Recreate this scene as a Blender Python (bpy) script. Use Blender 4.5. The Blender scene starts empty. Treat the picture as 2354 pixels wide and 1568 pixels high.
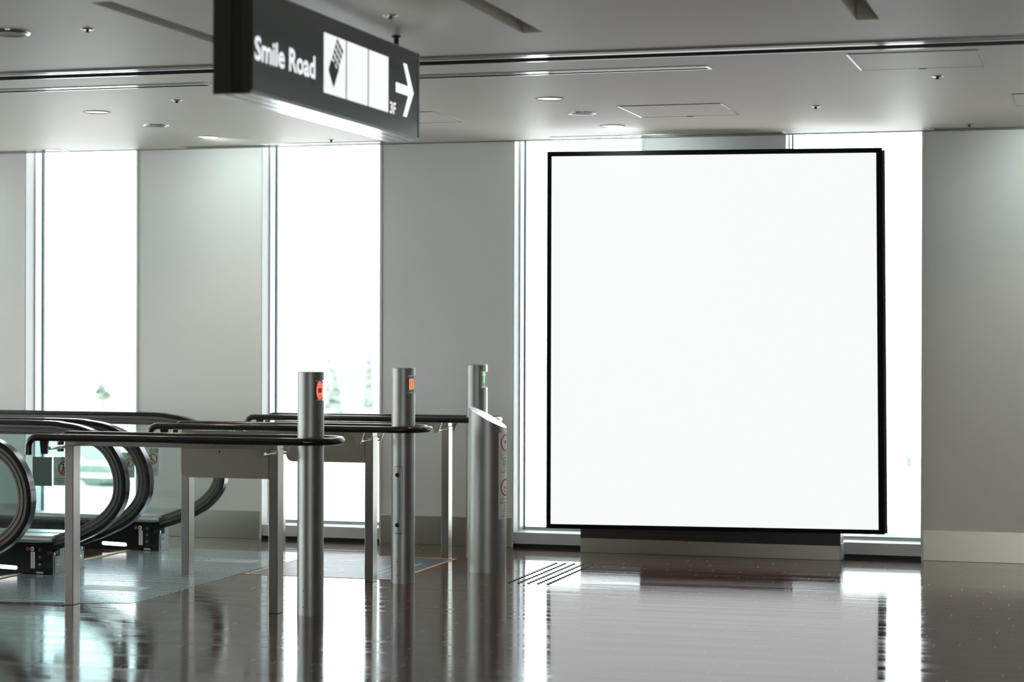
import bpy, bmesh, math, random
from mathutils import Vector, Matrix
random.seed(7)
PI = math.pi
S = bpy.context.scene
COL = S.collection

# ---------------------------------------------------------------- camera
cd = bpy.data.cameras.new('camera')
cam = bpy.data.objects.new('camera', cd)
COL.objects.link(cam)
YAW, PITCH, ROLL = .28036, -.0026623, .0029238
fwd = Vector((-math.sin(YAW)*math.cos(PITCH), math.cos(YAW)*math.cos(PITCH), math.sin(PITCH)))
rt = Vector((math.cos(YAW), math.sin(YAW), 0))
up = rt.cross(fwd)
rt2 = rt*math.cos(ROLL) + up*math.sin(ROLL)
up2 = up*math.cos(ROLL) - rt*math.sin(ROLL)
M = Matrix((rt2, up2, -fwd)).transposed().to_4x4()
M.translation = Vector((0, 0, 1.55))
cam.matrix_world = M
cd.sensor_width = 36
cd.lens = 4760/2354*36
cd.clip_end = 900
cd.dof.use_dof = True
cd.dof.focus_distance = 12.9
cd.dof.aperture_fstop = 2.0
S.camera = cam

# ---------------------------------------------------------------- world, sun, exposure
S.view_settings.view_transform = 'Standard'
S.view_settings.look = 'None'
S.view_settings.gamma = 1
S.view_settings.use_curve_mapping = False
S.view_settings.exposure = 0.0
w = bpy.data.worlds.new('world'); S.world = w; w.use_nodes = True
bg = w.node_tree.nodes['Background']
bg.inputs[0].default_value = (.90, .96, 1, 1)
bg.inputs[1].default_value = 6.0
sd = bpy.data.lights.new('sun', 'SUN'); sd.energy = 13; sd.angle = .02; sd.color = (1, .97, .92)
sun = bpy.data.objects.new('sun', sd); COL.objects.link(sun)
sun.rotation_euler = (math.radians(38), 0, math.radians(20))


# ---------------------------------------------------------------- materials
def nt(name):
    m = bpy.data.materials.new(name); m.use_nodes = True
    t = m.node_tree
    return m, t, t.nodes['Principled BSDF']


def mat(name, col, rough=.5, metal=0., emis=None, es=0., coat=0., spec=None, noise=0., nscale=8., stretch=None, bump=0., ior=None):
    m, t, b = nt(name)
    b.inputs['Base Color'].default_value = (*col, 1)
    b.inputs['Roughness'].default_value = rough
    b.inputs['Metallic'].default_value = metal
    if coat: b.inputs['Coat Weight'].default_value = coat; b.inputs['Coat Roughness'].default_value = .05
    if spec is not None: b.inputs['Specular IOR Level'].default_value = spec
    if ior: b.inputs['IOR'].default_value = ior
    if emis:
        b.inputs['Emission Color'].default_value = (*emis, 1); b.inputs['Emission Strength'].default_value = es
    if noise or bump:
        tc = t.nodes.new('ShaderNodeTexCoord'); mp = t.nodes.new('ShaderNodeMapping')
        mp.inputs['Scale'].default_value = stretch or (1, 1, 1)
        n = t.nodes.new('ShaderNodeTexNoise'); n.inputs['Scale'].default_value = nscale; n.inputs['Detail'].default_value = 4
        t.links.new(tc.outputs['Object'], mp.inputs[0]); t.links.new(mp.outputs[0], n.inputs['Vector'])
        if noise:
            r = t.nodes.new('ShaderNodeMix'); r.data_type = 'RGBA'
            r.inputs['A'].default_value = (*[c*(1-noise) for c in col], 1); r.inputs['B'].default_value = (*[min(1, c*(1+noise)) for c in col], 1)
            t.links.new(n.outputs['Fac'], r.inputs['Factor']); t.links.new(r.outputs['Result'], b.inputs['Base Color'])
            if metal:
                r2 = t.nodes.new('ShaderNodeMapRange'); r2.inputs['To Min'].default_value = rough*.8; r2.inputs['To Max'].default_value = rough*1.2
                t.links.new(n.outputs['Fac'], r2.inputs['Value']); t.links.new(r2.outputs[0], b.inputs['Roughness'])
        if bump:
            bp = t.nodes.new('ShaderNodeBump'); bp.inputs['Strength'].default_value = bump; bp.inputs['Distance'].default_value = .002
            t.links.new(n.outputs['Fac'], bp.inputs['Height']); t.links.new(bp.outputs[0], b.inputs['Normal'])
    return m


def glass(name, tint, refl=.09, gloss_col=(1, 1, 1)):
    m, t, b = nt(name)
    t.nodes.remove(b)
    out = [n for n in t.nodes if n.type == 'OUTPUT_MATERIAL'][0]
    tr = t.nodes.new('ShaderNodeBsdfTransparent'); tr.inputs[0].default_value = (*tint, 1)
    gl = t.nodes.new('ShaderNodeBsdfGlossy'); gl.inputs['Roughness'].default_value = .01; gl.inputs[0].default_value = (*gloss_col, 1)
    fr = t.nodes.new('ShaderNodeFresnel'); fr.inputs[0].default_value = 1.45
    mx = t.nodes.new('ShaderNodeMixShader')
    t.links.new(fr.outputs[0], mx.inputs[0]); t.links.new(tr.outputs[0], mx.inputs[1]); t.links.new(gl.outputs[0], mx.inputs[2])
    t.links.new(mx.outputs[0], out.inputs[0])
    return m


STEEL = mat('brushed_steel', (.50, .485, .44), .33, 1, noise=.03, nscale=4, stretch=(1, 1, .5))
STEELV = mat('satin_steel_column', (.385, .395, .36), .46, 1, noise=.03, nscale=4, stretch=(1, 1, .4))
KICK = mat('kick_plate_steel', (.57, .54, .44), .30, 1)
CHROME = mat('polished_trim', (.70, .71, .70), .14, 1)
DARKMETAL = mat('dark_bronze', (.075, .070, .055), .35, .6)
BLACK = mat('black_rubber', (.010, .012, .014), .17, 0, spec=.8)
TUBE = mat('dark_brown_tube', (.022, .018, .016), .20, 0, coat=.4)
TRACK = mat('bronze_track', (.155, .145, .125), .5, .9)
SATIN = mat('satin_aluminium', (.60, .61, .61), .30, .6)
PLATEB = mat('warm_steel_sheet', (.42, .385, .305), .40, 1)
DISP = mat('display_black', (.012, .014, .018), .5, spec=.2)
GREYPANEL = mat('grey_enamel', (.40, .45, .48), .35, .1)
DECK = mat('satin_deck_plate', (.50, .52, .53), .22, 1)
BLACKPANEL = mat('black_gloss_panel', (.006, .010, .009), .12, 0)
WHITE = mat('white_paint', (.80, .80, .78), .5)
WHITEPLATE = mat('white_label', (.75, .77, .75), .5)
REDM = mat('red_print', (.50, .03, .03), .5)
INK = mat('black_print', (.02, .02, .02), .5)
YELLOW = mat('yellow_line', (.75, .60, .02), .4)
ORANGE = mat('orange_tape', (.78, .40, .20), .5, spec=.2)
WALLM = mat('wall_paint', (.83, .85, .815), .55, noise=.01, nscale=1.5)
CEILM = mat('ceiling_paint', (.81, .775, .68), .5, noise=.015, nscale=.8, stretch=(1, 4, 1))
SLOT = mat('dark_slot', (.20, .19, .16), .45, .2)
FRAME = mat('pale_window_frame', (.66, .72, .74), .35, .2)
FRAMEG = mat('window_gasket', (.09, .14, .17), .5)
FASCIA = mat('sill_fascia', (.74, .75, .73), .45)
TOE = mat('black_toe_recess', (.015, .02, .022), .5)
GLASSW = glass('window_glass', (.96, .98, .97))
GLASSE = glass('escalator_glass', (.93, .975, .97))
BROWNSLAB = mat('brown_panel', (.055, .040, .038), .4)
SIGNFACE = mat('sign_slate_face', (.036, .050, .057), .22)
SIGNTXT = mat('lit_sign_white', (.9, .9, .9), .5, emis=(.90, .95, 1), es=.95)
SIGNTILE = mat('lit_sign_tile', (.9, .9, .9), .5, emis=(.96, .98, .97), es=.85)
SIGNINK = mat('sign_dark_ink', (.03, .035, .035), .6)
SCREENW = mat('lit_white_panel', (.01, .01, .01), .6, spec=.05, emis=(.97, .98, .985), es=.97)
SCREENF = mat('black_screen_frame', (.004, .006, .008), .6, spec=.1)
SCREENB = mat('grey_screen_housing', (.07, .07, .065), .5, .3)
LEDR = mat('led_red', (.1, 0, 0), .5, emis=(1, .09, .05), es=1.3)
LEDO = mat('led_orange', (.1, .03, 0), .5, emis=(1, .24, .03), es=1.0)
LEDG = mat('led_green', (0, .1, 0), .5, emis=(.06, .80, .0), es=.95)
LAMP = mat('warm_lamp', (.9, .9, .8), .5, emis=(1, .90, .66), es=1.3)
LEDBAR = mat('white_lamp_bar', (.9, .9, .9), .5, emis=(1, .93, .97), es=3)
FARWALL = mat('grey_brown_far_wall', (.20, .19, .18), .6)
PIT = mat('pit_lining', (.05, .055, .06), .7)
ALU = mat('ribbed_step_metal', (.20, .22, .23), .35, .9)
ASPH = mat('asphalt', (.50, .50, .51), .9, noise=.04, nscale=.3)
GRASS = mat('lawn', (.15, .17, .13), .9, noise=.1, nscale=.6)
PALEB = mat('pale_render', (.74, .75, .75), .8)
BWIN = mat('far_window', (.095, .110, .115), .6)
BWIN2 = mat('far_blind', (.15, .15, .145), .6)
LEAF = mat('conifer_leaves', (.12, .155, .13), .8, noise=.3, nscale=3)
TWIG = mat('bare_twigs', (.17, .167, .167), .9)


def floor_mat():
    m, t, b = nt('polished_brown_floor')
    N, L = t.nodes, t.links
    tc = N.new('ShaderNodeTexCoord')
    mp = N.new('ShaderNodeMapping'); mp.inputs['Scale'].default_value = (.35, 14, 1)
    n1 = N.new('ShaderNodeTexNoise'); n1.inputs['Scale'].default_value = 2.2; n1.inputs['Detail'].default_value = 5
    L.new(tc.outputs['Object'], mp.inputs[0]); L.new(mp.outputs[0], n1.inputs['Vector'])
    mix = N.new('ShaderNodeMix'); mix.data_type = 'RGBA'
    mix.inputs['A'].default_value = (.062, .033, .026, 1); mix.inputs['B'].default_value = (.108, .064, .051, 1)
    L.new(n1.outputs['Fac'], mix.inputs['Factor'])
    # pale flecks inlaid in a loose grid, each a short dash
    sep = N.new('ShaderNodeSeparateXYZ'); L.new(tc.outputs['Object'], sep.inputs[0])

    def math_(op, a, b_=None, c=None):
        q = N.new('ShaderNodeMath'); q.operation = op
        for i, v in enumerate((a, b_, c)):
            if v is None: continue
            if isinstance(v, (int, float)): q.inputs[i].default_value = v
            else: L.new(v, q.inputs[i])
        return q.outputs[0]
    yv = math_('MULTIPLY', sep.outputs[1], 1/.29)
    row = math_('FLOOR', yv)
    odd = math_('MULTIPLY', math_('MODULO', math_('ADD', row, 1000), 2), .5)
    xv = math_('ADD', math_('MULTIPLY', sep.outputs[0], 1/.15), odd)
    cell = N.new('ShaderNodeCombineXYZ'); L.new(math_('FLOOR', xv), cell.inputs[0]); L.new(row, cell.inputs[1])
    wn = N.new('ShaderNodeTexWhiteNoise'); wn.noise_dimensions = '2D'; L.new(cell.outputs[0], wn.inputs['Vector'])
    sc = N.new('ShaderNodeSeparateColor'); L.new(wn.outputs['Color'], sc.inputs[0])
    fx = math_('SUBTRACT', math_('FRACT', xv), math_('ADD', math_('MULTIPLY', sc.outputs[0], .5), .25))
    fy = math_('SUBTRACT', math_('FRACT', yv), math_('ADD', math_('MULTIPLY', sc.outputs[1], .4), .3))
    a = math_('LESS_THAN', math_('ABSOLUTE', fx), .017)
    bb = math_('LESS_THAN', math_('ABSOLUTE', fy), .12)
    on = math_('LESS_THAN', wn.outputs['Value'], .62)
    fl = math_('MULTIPLY', math_('MULTIPLY', a, bb), on)
    mix2 = N.new('ShaderNodeMix'); mix2.data_type = 'RGBA'; mix2.inputs['B'].default_value = (.75, .73, .74, 1)
    L.new(mix.outputs['Result'], mix2.inputs['A']); L.new(math_('MULTIPLY', fl, .55), mix2.inputs['Factor'])
    L.new(mix2.outputs['Result'], b.inputs['Base Color'])
    # long ripples across the boards
    mp2 = N.new('ShaderNodeMapping'); mp2.inputs['Scale'].default_value = (.6, 30, 1)
    n2 = N.new('ShaderNodeTexNoise'); n2.inputs['Scale'].default_value = 1.6; n2.inputs['Detail'].default_value = 3
    L.new(tc.outputs['Object'], mp2.inputs[0]); L.new(mp2.outputs[0], n2.inputs['Vector'])
    bp = N.new('ShaderNodeBump'); bp.inputs['Strength'].default_value = .22; bp.inputs['Distance'].default_value = .002
    L.new(n2.outputs['Fac'], bp.inputs['Height']); L.new(bp.outputs[0], b.inputs['Normal'])
    mp3 = N.new('ShaderNodeMapping'); mp3.inputs['Scale'].default_value = (.22, 9, 1)
    n3 = N.new('ShaderNodeTexNoise'); n3.inputs['Scale'].default_value = 1.3; n3.inputs['Detail'].default_value = 4
    L.new(tc.outputs['Object'], mp3.inputs[0]); L.new(mp3.outputs[0], n3.inputs['Vector'])
    mr = N.new('ShaderNodeMapRange'); mr.inputs['From Min'].default_value = .35; mr.inputs['From Max'].default_value = .7
    mr.inputs['To Min'].default_value = .05; mr.inputs['To Max'].default_value = .17
    L.new(n3.outputs['Fac'], mr.inputs['Value']); L.new(mr.outputs[0], b.inputs['Roughness'])
    b.inputs['IOR'].default_value = 1.45
    b.inputs['Specular Tint'].default_value = (.86, .94, 1, 1)
    return m


def plate_mat():
    m, t, b = nt('studded_landing_steel')
    N, L = t.nodes, t.links
    tc = N.new('ShaderNodeTexCoord'); sep = N.new('ShaderNodeSeparateXYZ'); L.new(tc.outputs['Object'], sep.inputs[0])

    def math_(op, a, b_=None):
        q = N.new('ShaderNodeMath'); q.operation = op
        for i, v in enumerate((a, b_)):
            if v is None: continue
            if isinstance(v, (int, float)): q.inputs[i].default_value = v
            else: L.new(v, q.inputs[i])
        return q.outputs[0]

    def dots(px, py, wx, wy):
        yv = math_('MULTIPLY', sep.outputs[1], 1/py)
        odd = math_('MULTIPLY', math_('MODULO', math_('ADD', math_('FLOOR', yv), 1000), 2), .5)
        xv = math_('ADD', math_('MULTIPLY', sep.outputs[0], 1/px), odd)
        return math_('MULTIPLY', math_('LESS_THAN', math_('ABSOLUTE', math_('SUBTRACT', math_('FRACT', xv), .5)), wx),
                     math_('LESS_THAN', math_('ABSOLUTE', math_('SUBTRACT', math_('FRACT', yv), .5)), wy))
    big = dots(.020, .075, .24, .24)
    small = dots(.0135, .042, .26, .28)
    band = math_('GREATER_THAN', math_('FRACT', math_('MULTIPLY', math_('SUBTRACT', sep.outputs[1], 10.55), 1/.62)), .48)
    mx = N.new('ShaderNodeMix'); L.new(band, mx.inputs['Factor']); L.new(big, mx.inputs['A']); L.new(small, mx.inputs['B'])
    c = N.new('ShaderNodeMix'); c.data_type = 'RGBA'
    c.inputs['A'].default_value = (.48, .61, .70, 1); c.inputs['B'].default_value = (.045, .065, .08, 1)
    L.new(mx.outputs['Result'], c.inputs['Factor']); L.new(c.outputs['Result'], b.inputs['Base Color'])
    for k_, lo_, hi_ in (('Metallic', .45, 0.), ('Roughness', .18, .9), ('Specular IOR Level', .5, .05)):
        q = N.new('ShaderNodeMapRange'); q.inputs['To Min'].default_value = lo_; q.inputs['To Max'].default_value = hi_
        L.new(mx.outputs['Result'], q.inputs['Value']); L.new(q.outputs[0], b.inputs[k_])
    bp = N.new('ShaderNodeBump'); bp.inputs['Strength'].default_value = .25; bp.inputs['Distance'].default_value = .001
    bp.invert = True
    L.new(mx.outputs['Result'], bp.inputs['Height']); L.new(bp.outputs[0], b.inputs['Normal'])
    return m


FLOORM = floor_mat()
PLATEM = plate_mat()
FLOORSIGN = mat('blue_floor_graphic', (.095, .145, .195), .42, spec=.2)
FRED = mat('faded_red_ring', (.42, .17, .18), .42, spec=.2)
FWHITE = mat('faded_white_print', (.42, .48, .54), .42, spec=.2)


# ---------------------------------------------------------------- mesh helpers
class MB:
    def __init__(s):
        s.v = []; s.f = []; s.sm = []; s.mi = []; s.mats = []; s.cm = 0

    def use(s, m):
        if m not in s.mats: s.mats.append(m)
        s.cm = s.mats.index(m); return s

    def add(s, vs, fs, smooth=False):
        o = len(s.v); s.v += [tuple(v) for v in vs]
        for f in fs: s.f.append(tuple(o+i for i in f)); s.sm.append(smooth); s.mi.append(s.cm)
        return s

    def box(s, x0, x1, y0, y1, z0, z1):
        vs = [(x, y, z) for z in (z0, z1) for y in (y0, y1) for x in (x0, x1)]
        return s.add(vs, [(0, 2, 3, 1), (4, 5, 7, 6), (0, 1, 5, 4), (2, 6, 7, 3), (0, 4, 6, 2), (1, 3, 7, 5)])

    def rbox(s, x0, x1, y0, y1, z0, z1, r=.004):
        """box with chamfered edges (convex hull of inset corners)"""
        bm = bmesh.new()
        for x in (x0, x1):
            for y in (y0, y1):
                for z in (z0, z1):
                    sx = r if x == x0 else -r; sy = r if y == y0 else -r; sz = r if z == z0 else -r
                    bm.verts.new((x+sx, y+sy, z)); bm.verts.new((x+sx, y, z+sz)); bm.verts.new((x, y+sy, z+sz))
        bmesh.ops.convex_hull(bm, input=bm.verts)
        bm.verts.index_update()
        vs = [v.co[:] for v in bm.verts]; fs = [[v.index for v in f.verts] for f in bm.faces]
        bm.free(); return s.add(vs, fs)

    def prism(s, poly, d, plane='XZ', a=0., b=1.):
        """poly in a plane extruded between a and b along the third axis"""
        n = len(poly)
        mk = {'XZ': lambda p, q: (p[0], q, p[1]), 'XY': lambda p, q: (p[0], p[1], q), 'YZ': lambda p, q: (q, p[0], p[1])}[plane]
        vs = [mk(p, a) for p in poly]+[mk(p, b) for p in poly]
        fs = [tuple(range(n)), tuple(range(2*n-1, n-1, -1))]
        fs += [(i, n+i, n+(i+1) % n, (i+1) % n) for i in range(n)]
        return s.add(vs, fs, False)

    def lathe(s, cx, cy, prof, n=48, cap=True, smooth=True):
        vs = []; fs = []
        for r, z in prof:
            for i in range(n):
                a = 2*PI*i/n; vs.append((cx+r*math.cos(a), cy+r*math.sin(a), z))
        for k in range(len(prof)-1):
            for i in range(n):
                j = (i+1) % n
                fs.append((k*n+i, k*n+j, (k+1)*n+j, (k+1)*n+i))
        s.add(vs, fs, smooth)
        if cap:
            o = [(cx+prof[0][0]*math.cos(2*PI*i/n), cy+prof[0][0]*math.sin(2*PI*i/n), prof[0][1]) for i in range(n)]
            s.add(o, [tuple(reversed(range(n)))])
            o = [(cx+prof[-1][0]*math.cos(2*PI*i/n), cy+prof[-1][0]*math.sin(2*PI*i/n), prof[-1][1]) for i in range(n)]
            s.add(o, [tuple(range(n))])
        return s

    def tube(s, pts, r, n=16, cap=True):
        pts = [Vector(p) for p in pts]
        vs = []; fs = []
        t0 = (pts[1]-pts[0]).normalized()
        u = t0.orthogonal().normalized()
        for i, p in enumerate(pts):
            t = ((pts[min(i+1, len(pts)-1)]-pts[max(i-1, 0)])).normalized()
            u = (u - t*u.dot(t)).normalized(); v = t.cross(u)
            for k in range(n):
                a = 2*PI*k/n; vs.append(p+r*(math.cos(a)*u+math.sin(a)*v))
        for i in range(len(pts)-1):
            for k in range(n):
                j = (k+1) % n
                fs.append((i*n+k, i*n+j, (i+1)*n+j, (i+1)*n+k))
        s.add(vs, fs, True)
        if cap:
            s.add(vs[:n], [tuple(reversed(range(n)))]); s.add(vs[-n:], [tuple(range(n))])
        return s

    def ribbon(s, path, sec, yc, smooth=True):
        """sweep section [(n,y)] (n = outward) along an XZ path"""
        m = len(sec); vs = []; fs = []
        for i, p in enumerate(path):
            a = path[max(i-1, 0)]; b = path[min(i+1, len(path)-1)]
            tx, tz = b[0]-a[0], b[1]-a[1]; L = math.hypot(tx, tz); nx, nz = -tz/L, tx/L
            for q, y in sec: vs.append((p[0]+nx*q, yc+y, p[1]+nz*q))
        for i in range(len(path)-1):
            for k in range(m):
                j = (k+1) % m
                fs.append((i*m+k, i*m+j, (i+1)*m+j, (i+1)*m+k))
        s.add(vs, fs, smooth)
        s.add(vs[:m], [tuple(reversed(range(m)))]); s.add(vs[-m:], [tuple(range(m))])
        return s

    def ring(s, c, ax, ay, r0, r1, nrm, d=.0008, n=40, a0=0, a1=2*PI):
        """flat annulus with a little thickness"""
        c = Vector(c); ax = Vector(ax); ay = Vector(ay); nrm = Vector(nrm); vs = []; fs = []
        for i in range(n+1):
            a = a0+(a1-a0)*i/n; e = ax*math.cos(a)+ay*math.sin(a)
            vs += [c+e*r0, c+e*r1, c+e*r0+nrm*d, c+e*r1+nrm*d]
        for i in range(n):
            o = 4*i
            fs += [(o+2, o+3, o+7, o+6), (o+1, o+5, o+7, o+3), (o, o+2, o+6, o+4)]
        return s.add(vs, fs)

    def slab(s, c, ax, ay, nrm, w_, h_, d=.0008):
        c = Vector(c); ax = Vector(ax)*w_/2; ay = Vector(ay)*h_/2; nrm = Vector(nrm)*d
        vs = [c-ax-ay, c+ax-ay, c+ax+ay, c-ax+ay]; vs += [v+nrm for v in vs]
        return s.add(vs, [(0, 3, 2, 1), (4, 5, 6, 7), (0, 1, 5, 4), (1, 2, 6, 5), (2, 3, 7, 6), (3, 0, 4, 7)])

    def build(s, name, m=None, parent=None, fixn=True):
        me = bpy.data.meshes.new(name)
        off = parent_origin(parent)
        me.from_pydata([(v[0]-off[0], v[1]-off[1], v[2]-off[2]) for v in s.v], [], s.f)
        mats = s.mats or [m]
        for q in mats: me.materials.append(q)
        me.polygons.foreach_set('use_smooth', s.sm)
        if s.mats: me.polygons.foreach_set('material_index', s.mi)
        if fixn:
            bm = bmesh.new(); bm.from_mesh(me); bmesh.ops.recalc_face_normals(bm, faces=bm.faces); bm.to_mesh(me); bm.free()
        me.update()
        o = bpy.data.objects.new(name, me); COL.objects.link(o)
        if parent is not None: o.parent = parent
        return o


def parent_origin(p):
    v = Vector((0, 0, 0))
    while p is not None:
        v += p.location; p = p.parent
    return v


def empty(name, loc, label, cat, group=None):
    o = bpy.data.objects.new(name, None); COL.objects.link(o); o.location = loc
    o.empty_display_size = .1
    tag(o, label, cat, group); return o


def tag(o, label=None, cat=None, group=None, kind=None):
    if label: o['label'] = label
    if cat: o['category'] = cat
    if group: o['group'] = group
    if kind: o['kind'] = kind
    return o


def struct(o, label=None):
    o['kind'] = 'structure'
    if label: o['label'] = label
    return o


def tmesh(body, size, offset=0., align='LEFT', sx=1.):
    """outline of lettering as flat verts/faces"""
    c = bpy.data.curves.new('t', 'FONT'); c.body = body; c.size = size; c.align_x = align; c.offset = offset
    c.resolution_u = 3; c.fill_mode = 'FRONT'
    o = bpy.data.objects.new('t', c); COL.objects.link(o)
    dg = bpy.context.evaluated_depsgraph_get(); dg.update()
    me = bpy.data.meshes.new_from_object(o.evaluated_get(dg))
    vs = [(v.co.x*sx, v.co.y) for v in me.vertices]; fs = [tuple(p.vertices) for p in me.polygons]
    bpy.data.objects.remove(o); bpy.data.curves.remove(c); bpy.data.meshes.remove(me)
    return vs, fs


def lettering(mb, body, size, fn, **k):
    vs, fs = tmesh(body, size, **k)
    mb.add([fn(x, y) for x, y in vs], fs)
    return mb


def grid_plane(xs, ys, z, holes):
    mb = MB()
    X = sorted(set(xs+[h[i] for h in holes for i in (0, 1)])); Y = sorted(set(ys+[h[i] for h in holes for i in (2, 3)]))
    X = [x for x in X if xs[0] <= x <= xs[1]]; Y = [y for y in Y if ys[0] <= y <= ys[1]]
    vs = [(x, y, z) for y in Y for x in X]; fs = []
    for j in range(len(Y)-1):
        for i in range(len(X)-1):
            cx, cy = (X[i]+X[i+1])/2, (Y[j]+Y[j+1])/2
            if any(h[0] < cx < h[1] and h[2] < cy < h[3] for h in holes): continue
            n = len(X); fs.append((j*n+i, j*n+i+1, (j+1)*n+i+1, (j+1)*n+i))
    return mb.add(vs, fs)


# ---------------------------------------------------------------- room shell
X0, X1, YB, YW, ZC = -14.5, 7.5, -9., 14.57, 2.976
WINS = [(-14.16, -13.19), (-12.17, -11.20), (-10.18, -9.20), (-8.179, -7.206), (-6.179, -5.212), (-4.191, -3.22), (-2.201, -1.232), (-.21, .76), (1.78, 2.75), (3.77, 4.74), (5.76, 6.73)]

PITS = [(X0, -8.4, 10.95, 12.0), (X0, -8.4, 12.45, 13.5)]
struct(grid_plane([X0, X1], [YB, YW+.29], 0, PITS).build('floor', FLOORM, fixn=False), 'dark brown polished floor with faint streaks')
fl = MB()
for p in PITS:
    fl.use(PIT).box(p[0], p[1], p[2]-.03, p[2], -4, -.002).box(p[0], p[1], p[3], p[3]+.03, -4, -.002).box(p[1], p[1]+.03, p[2], p[3], -4, -.002)
struct(fl.build('escalator_pit', PIT), 'dark lined escalator pit')

# ceiling with recessed slots, full-length channel and recesses
CH = (X0, X1, 10.07, 10.32)
SL = [(-9.6, -4.91, 10.765, 10.90), (-3.75, -2.03, 10.765, 10.90), (.1, 4.9, 10.765, 10.90),
      (-9.6, -7.75, 14.36, 14.49), (-6.76, -5.15, 14.36, 14.49), (-3.86, -2.18, 14.36, 14.49), (-1.17, .5, 14.36, 14.49), (1.5, 3.2, 14.36, 14.49)]
RC = [(x, x+.103, 8.05, 9.40) for x in (-5.76, -4.21, -2.658, -1.095, .46)]
holes = [CH]+SL+RC
ce = grid_plane([X0, X1], [YB, YW], ZC, holes)
ce.use(CEILM)
ce.mi = [0]*len(ce.f)
for h in SL:
    pass
for h in RC+[CH]+SL:
    x0, x1, y0, y1 = h; d = .16 if h in RC else (.10 if h == CH else .05)
    z = ZC
    ce.use(CEILM if h in RC else SLOT)
    ce.add([(x0, y0, z), (x1, y0, z), (x1, y0, z+d), (x0, y0, z+d)], [(0, 1, 2, 3)])
    ce.add([(x0, y1, z), (x1, y1, z), (x1, y1, z+d), (x0, y1, z+d)], [(0, 3, 2, 1)])
    ce.add([(x0, y0, z), (x0, y1, z), (x0, y1, z+d), (x0, y0, z+d)], [(0, 3, 2, 1)])
    ce.add([(x1, y0, z), (x1, y1, z), (x1, y1, z+d), (x1, y0, z+d)], [(0, 1, 2, 3)])
    ce.add([(x0, y0, z+d), (x1, y0, z+d), (x1, y1, z+d), (x0, y1, z+d)], [(0, 3, 2, 1)])
ce.use(CEILM)
ce.add([(X0, YB, 3.4), (X1, YB, 3.4), (X1, YW, 3.4), (X0, YW, 3.4)], [(0, 1, 2, 3)])
ce.add([(X0, YW, ZC), (X1, YW, ZC), (X1, YW, 3.4), (X0, YW, 3.4)], [(0, 1, 2, 3)])
struct(ce.build('ceiling', CEILM, fixn=False), 'off-white ceiling with recessed slots')

# window wall: full-height piers between tall windows
wb = MB()
edges = [X0]+[e for wn in WINS for e in wn]+[X1]
for i in range(0, len(edges), 2):
    wb.box(edges[i], edges[i+1], YW, YW+.30, 0, 3.4)
struct(wb.build('wall_back', WALLM), 'pale grey window wall')
wl = MB()
LW = [(-8.0+i*2.8, -8.0+i*2.8+2.35) for i in range(8)]
LW = LW[3:]
e3 = [YB]+[e for wn in LW for e in wn]+[YW+.3]
for i in range(0, len(e3), 2): wl.box(X0-.2, X0, e3[i], e3[i+1], -4, 3.4)
for a, b in LW: wl.box(X0-.2, X0, a, b, 2.93, 3.4).box(X0-.2, X0, a, b, -4, .35)
struct(wl.build('wall_left', WALLM))
struct(MB().box(X1, X1+.2, YB, YW+.3, 0, 3.4).build('wall_right', FARWALL))
wf = MB()
FW = [(-1.4, .8), (1.4, 3.6), (4.2, 6.4)]
e2 = [X0]+[e for wn in FW for e in wn]+[X1]
for i in range(0, len(e2), 2): wf.box(e2[i], e2[i+1], YB-.25, YB, 0, 3.4)
wf.box(X0, X1, YB-.25, YB, 2.7, 3.4).box(X0, X1, YB-.25, YB, 0, .45)
struct(wf.build('wall_front', FARWALL))

for i, (a, b) in enumerate(WINS):
    root = bpy.data.objects.new('window_%d' % (i+1), None); COL.objects.link(root); root.location = ((a+b)/2, YW, 0)
    struct(root, 'tall blown-out window bay between grey piers')
    y0 = YW; yg = YW+.25
    MB().use(FASCIA).box(a, b, y0+.012, yg+.04, .026, .1085).use(TOE).box(a, b, y0+.03, yg+.04, 0, .026).build('window_sill', parent=root)
    f = MB().use(WHITE)
    f.box(a, a+.012, y0-.004, y0+.13, .0265, 3.35)
    f.use(FRAME).box(a, a+.022, y0+.13, yg+.02, .109, 3.35)
    f.box(a, b, yg-.01, yg+.03, .109, .124).box(b-.012, b, y0-.004, yg+.02, .0265, 3.35).box(a, b, y0, yg+.03, 3.3, 3.4)
    f.use(FRAMEG).box(a+.0221, a+.029, yg-.012, yg+.02, .109, 3.3).box(a+.02, b-.01, yg-.012, yg+.01, .1241, .130)
    f.build('window_frame', parent=root)
    MB().box(a+.02, b-.01, yg, yg+.008, .125, 3.3).build('pane', GLASSW, root)

for i in range(0, len(edges), 2):
    a, b = edges[i]+.004, edges[i+1]-.004
    if b < -9.5 or a > 3: continue
    struct(MB().rbox(a, b, YW-.012, YW+.001, 0, .213, .002).build('baseboard_back', KICK), 'brushed steel kick plate at pier foot')
    struct(MB().box(a-.012, a+.002, YW-.008, YW+.001, 0, ZC-.001).box(b-.002, b+.012, YW-.008, YW+.001, 0, ZC-.001).build('trim_%d' % (i//2+1), WALLM), 'slim vertical corner trim')
struct(MB().box(X0, X1, YW-.01, YW, ZC-.006, ZC-.0005).build('trim_20', SLOT), 'thin dark joint at ceiling edge')

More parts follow.
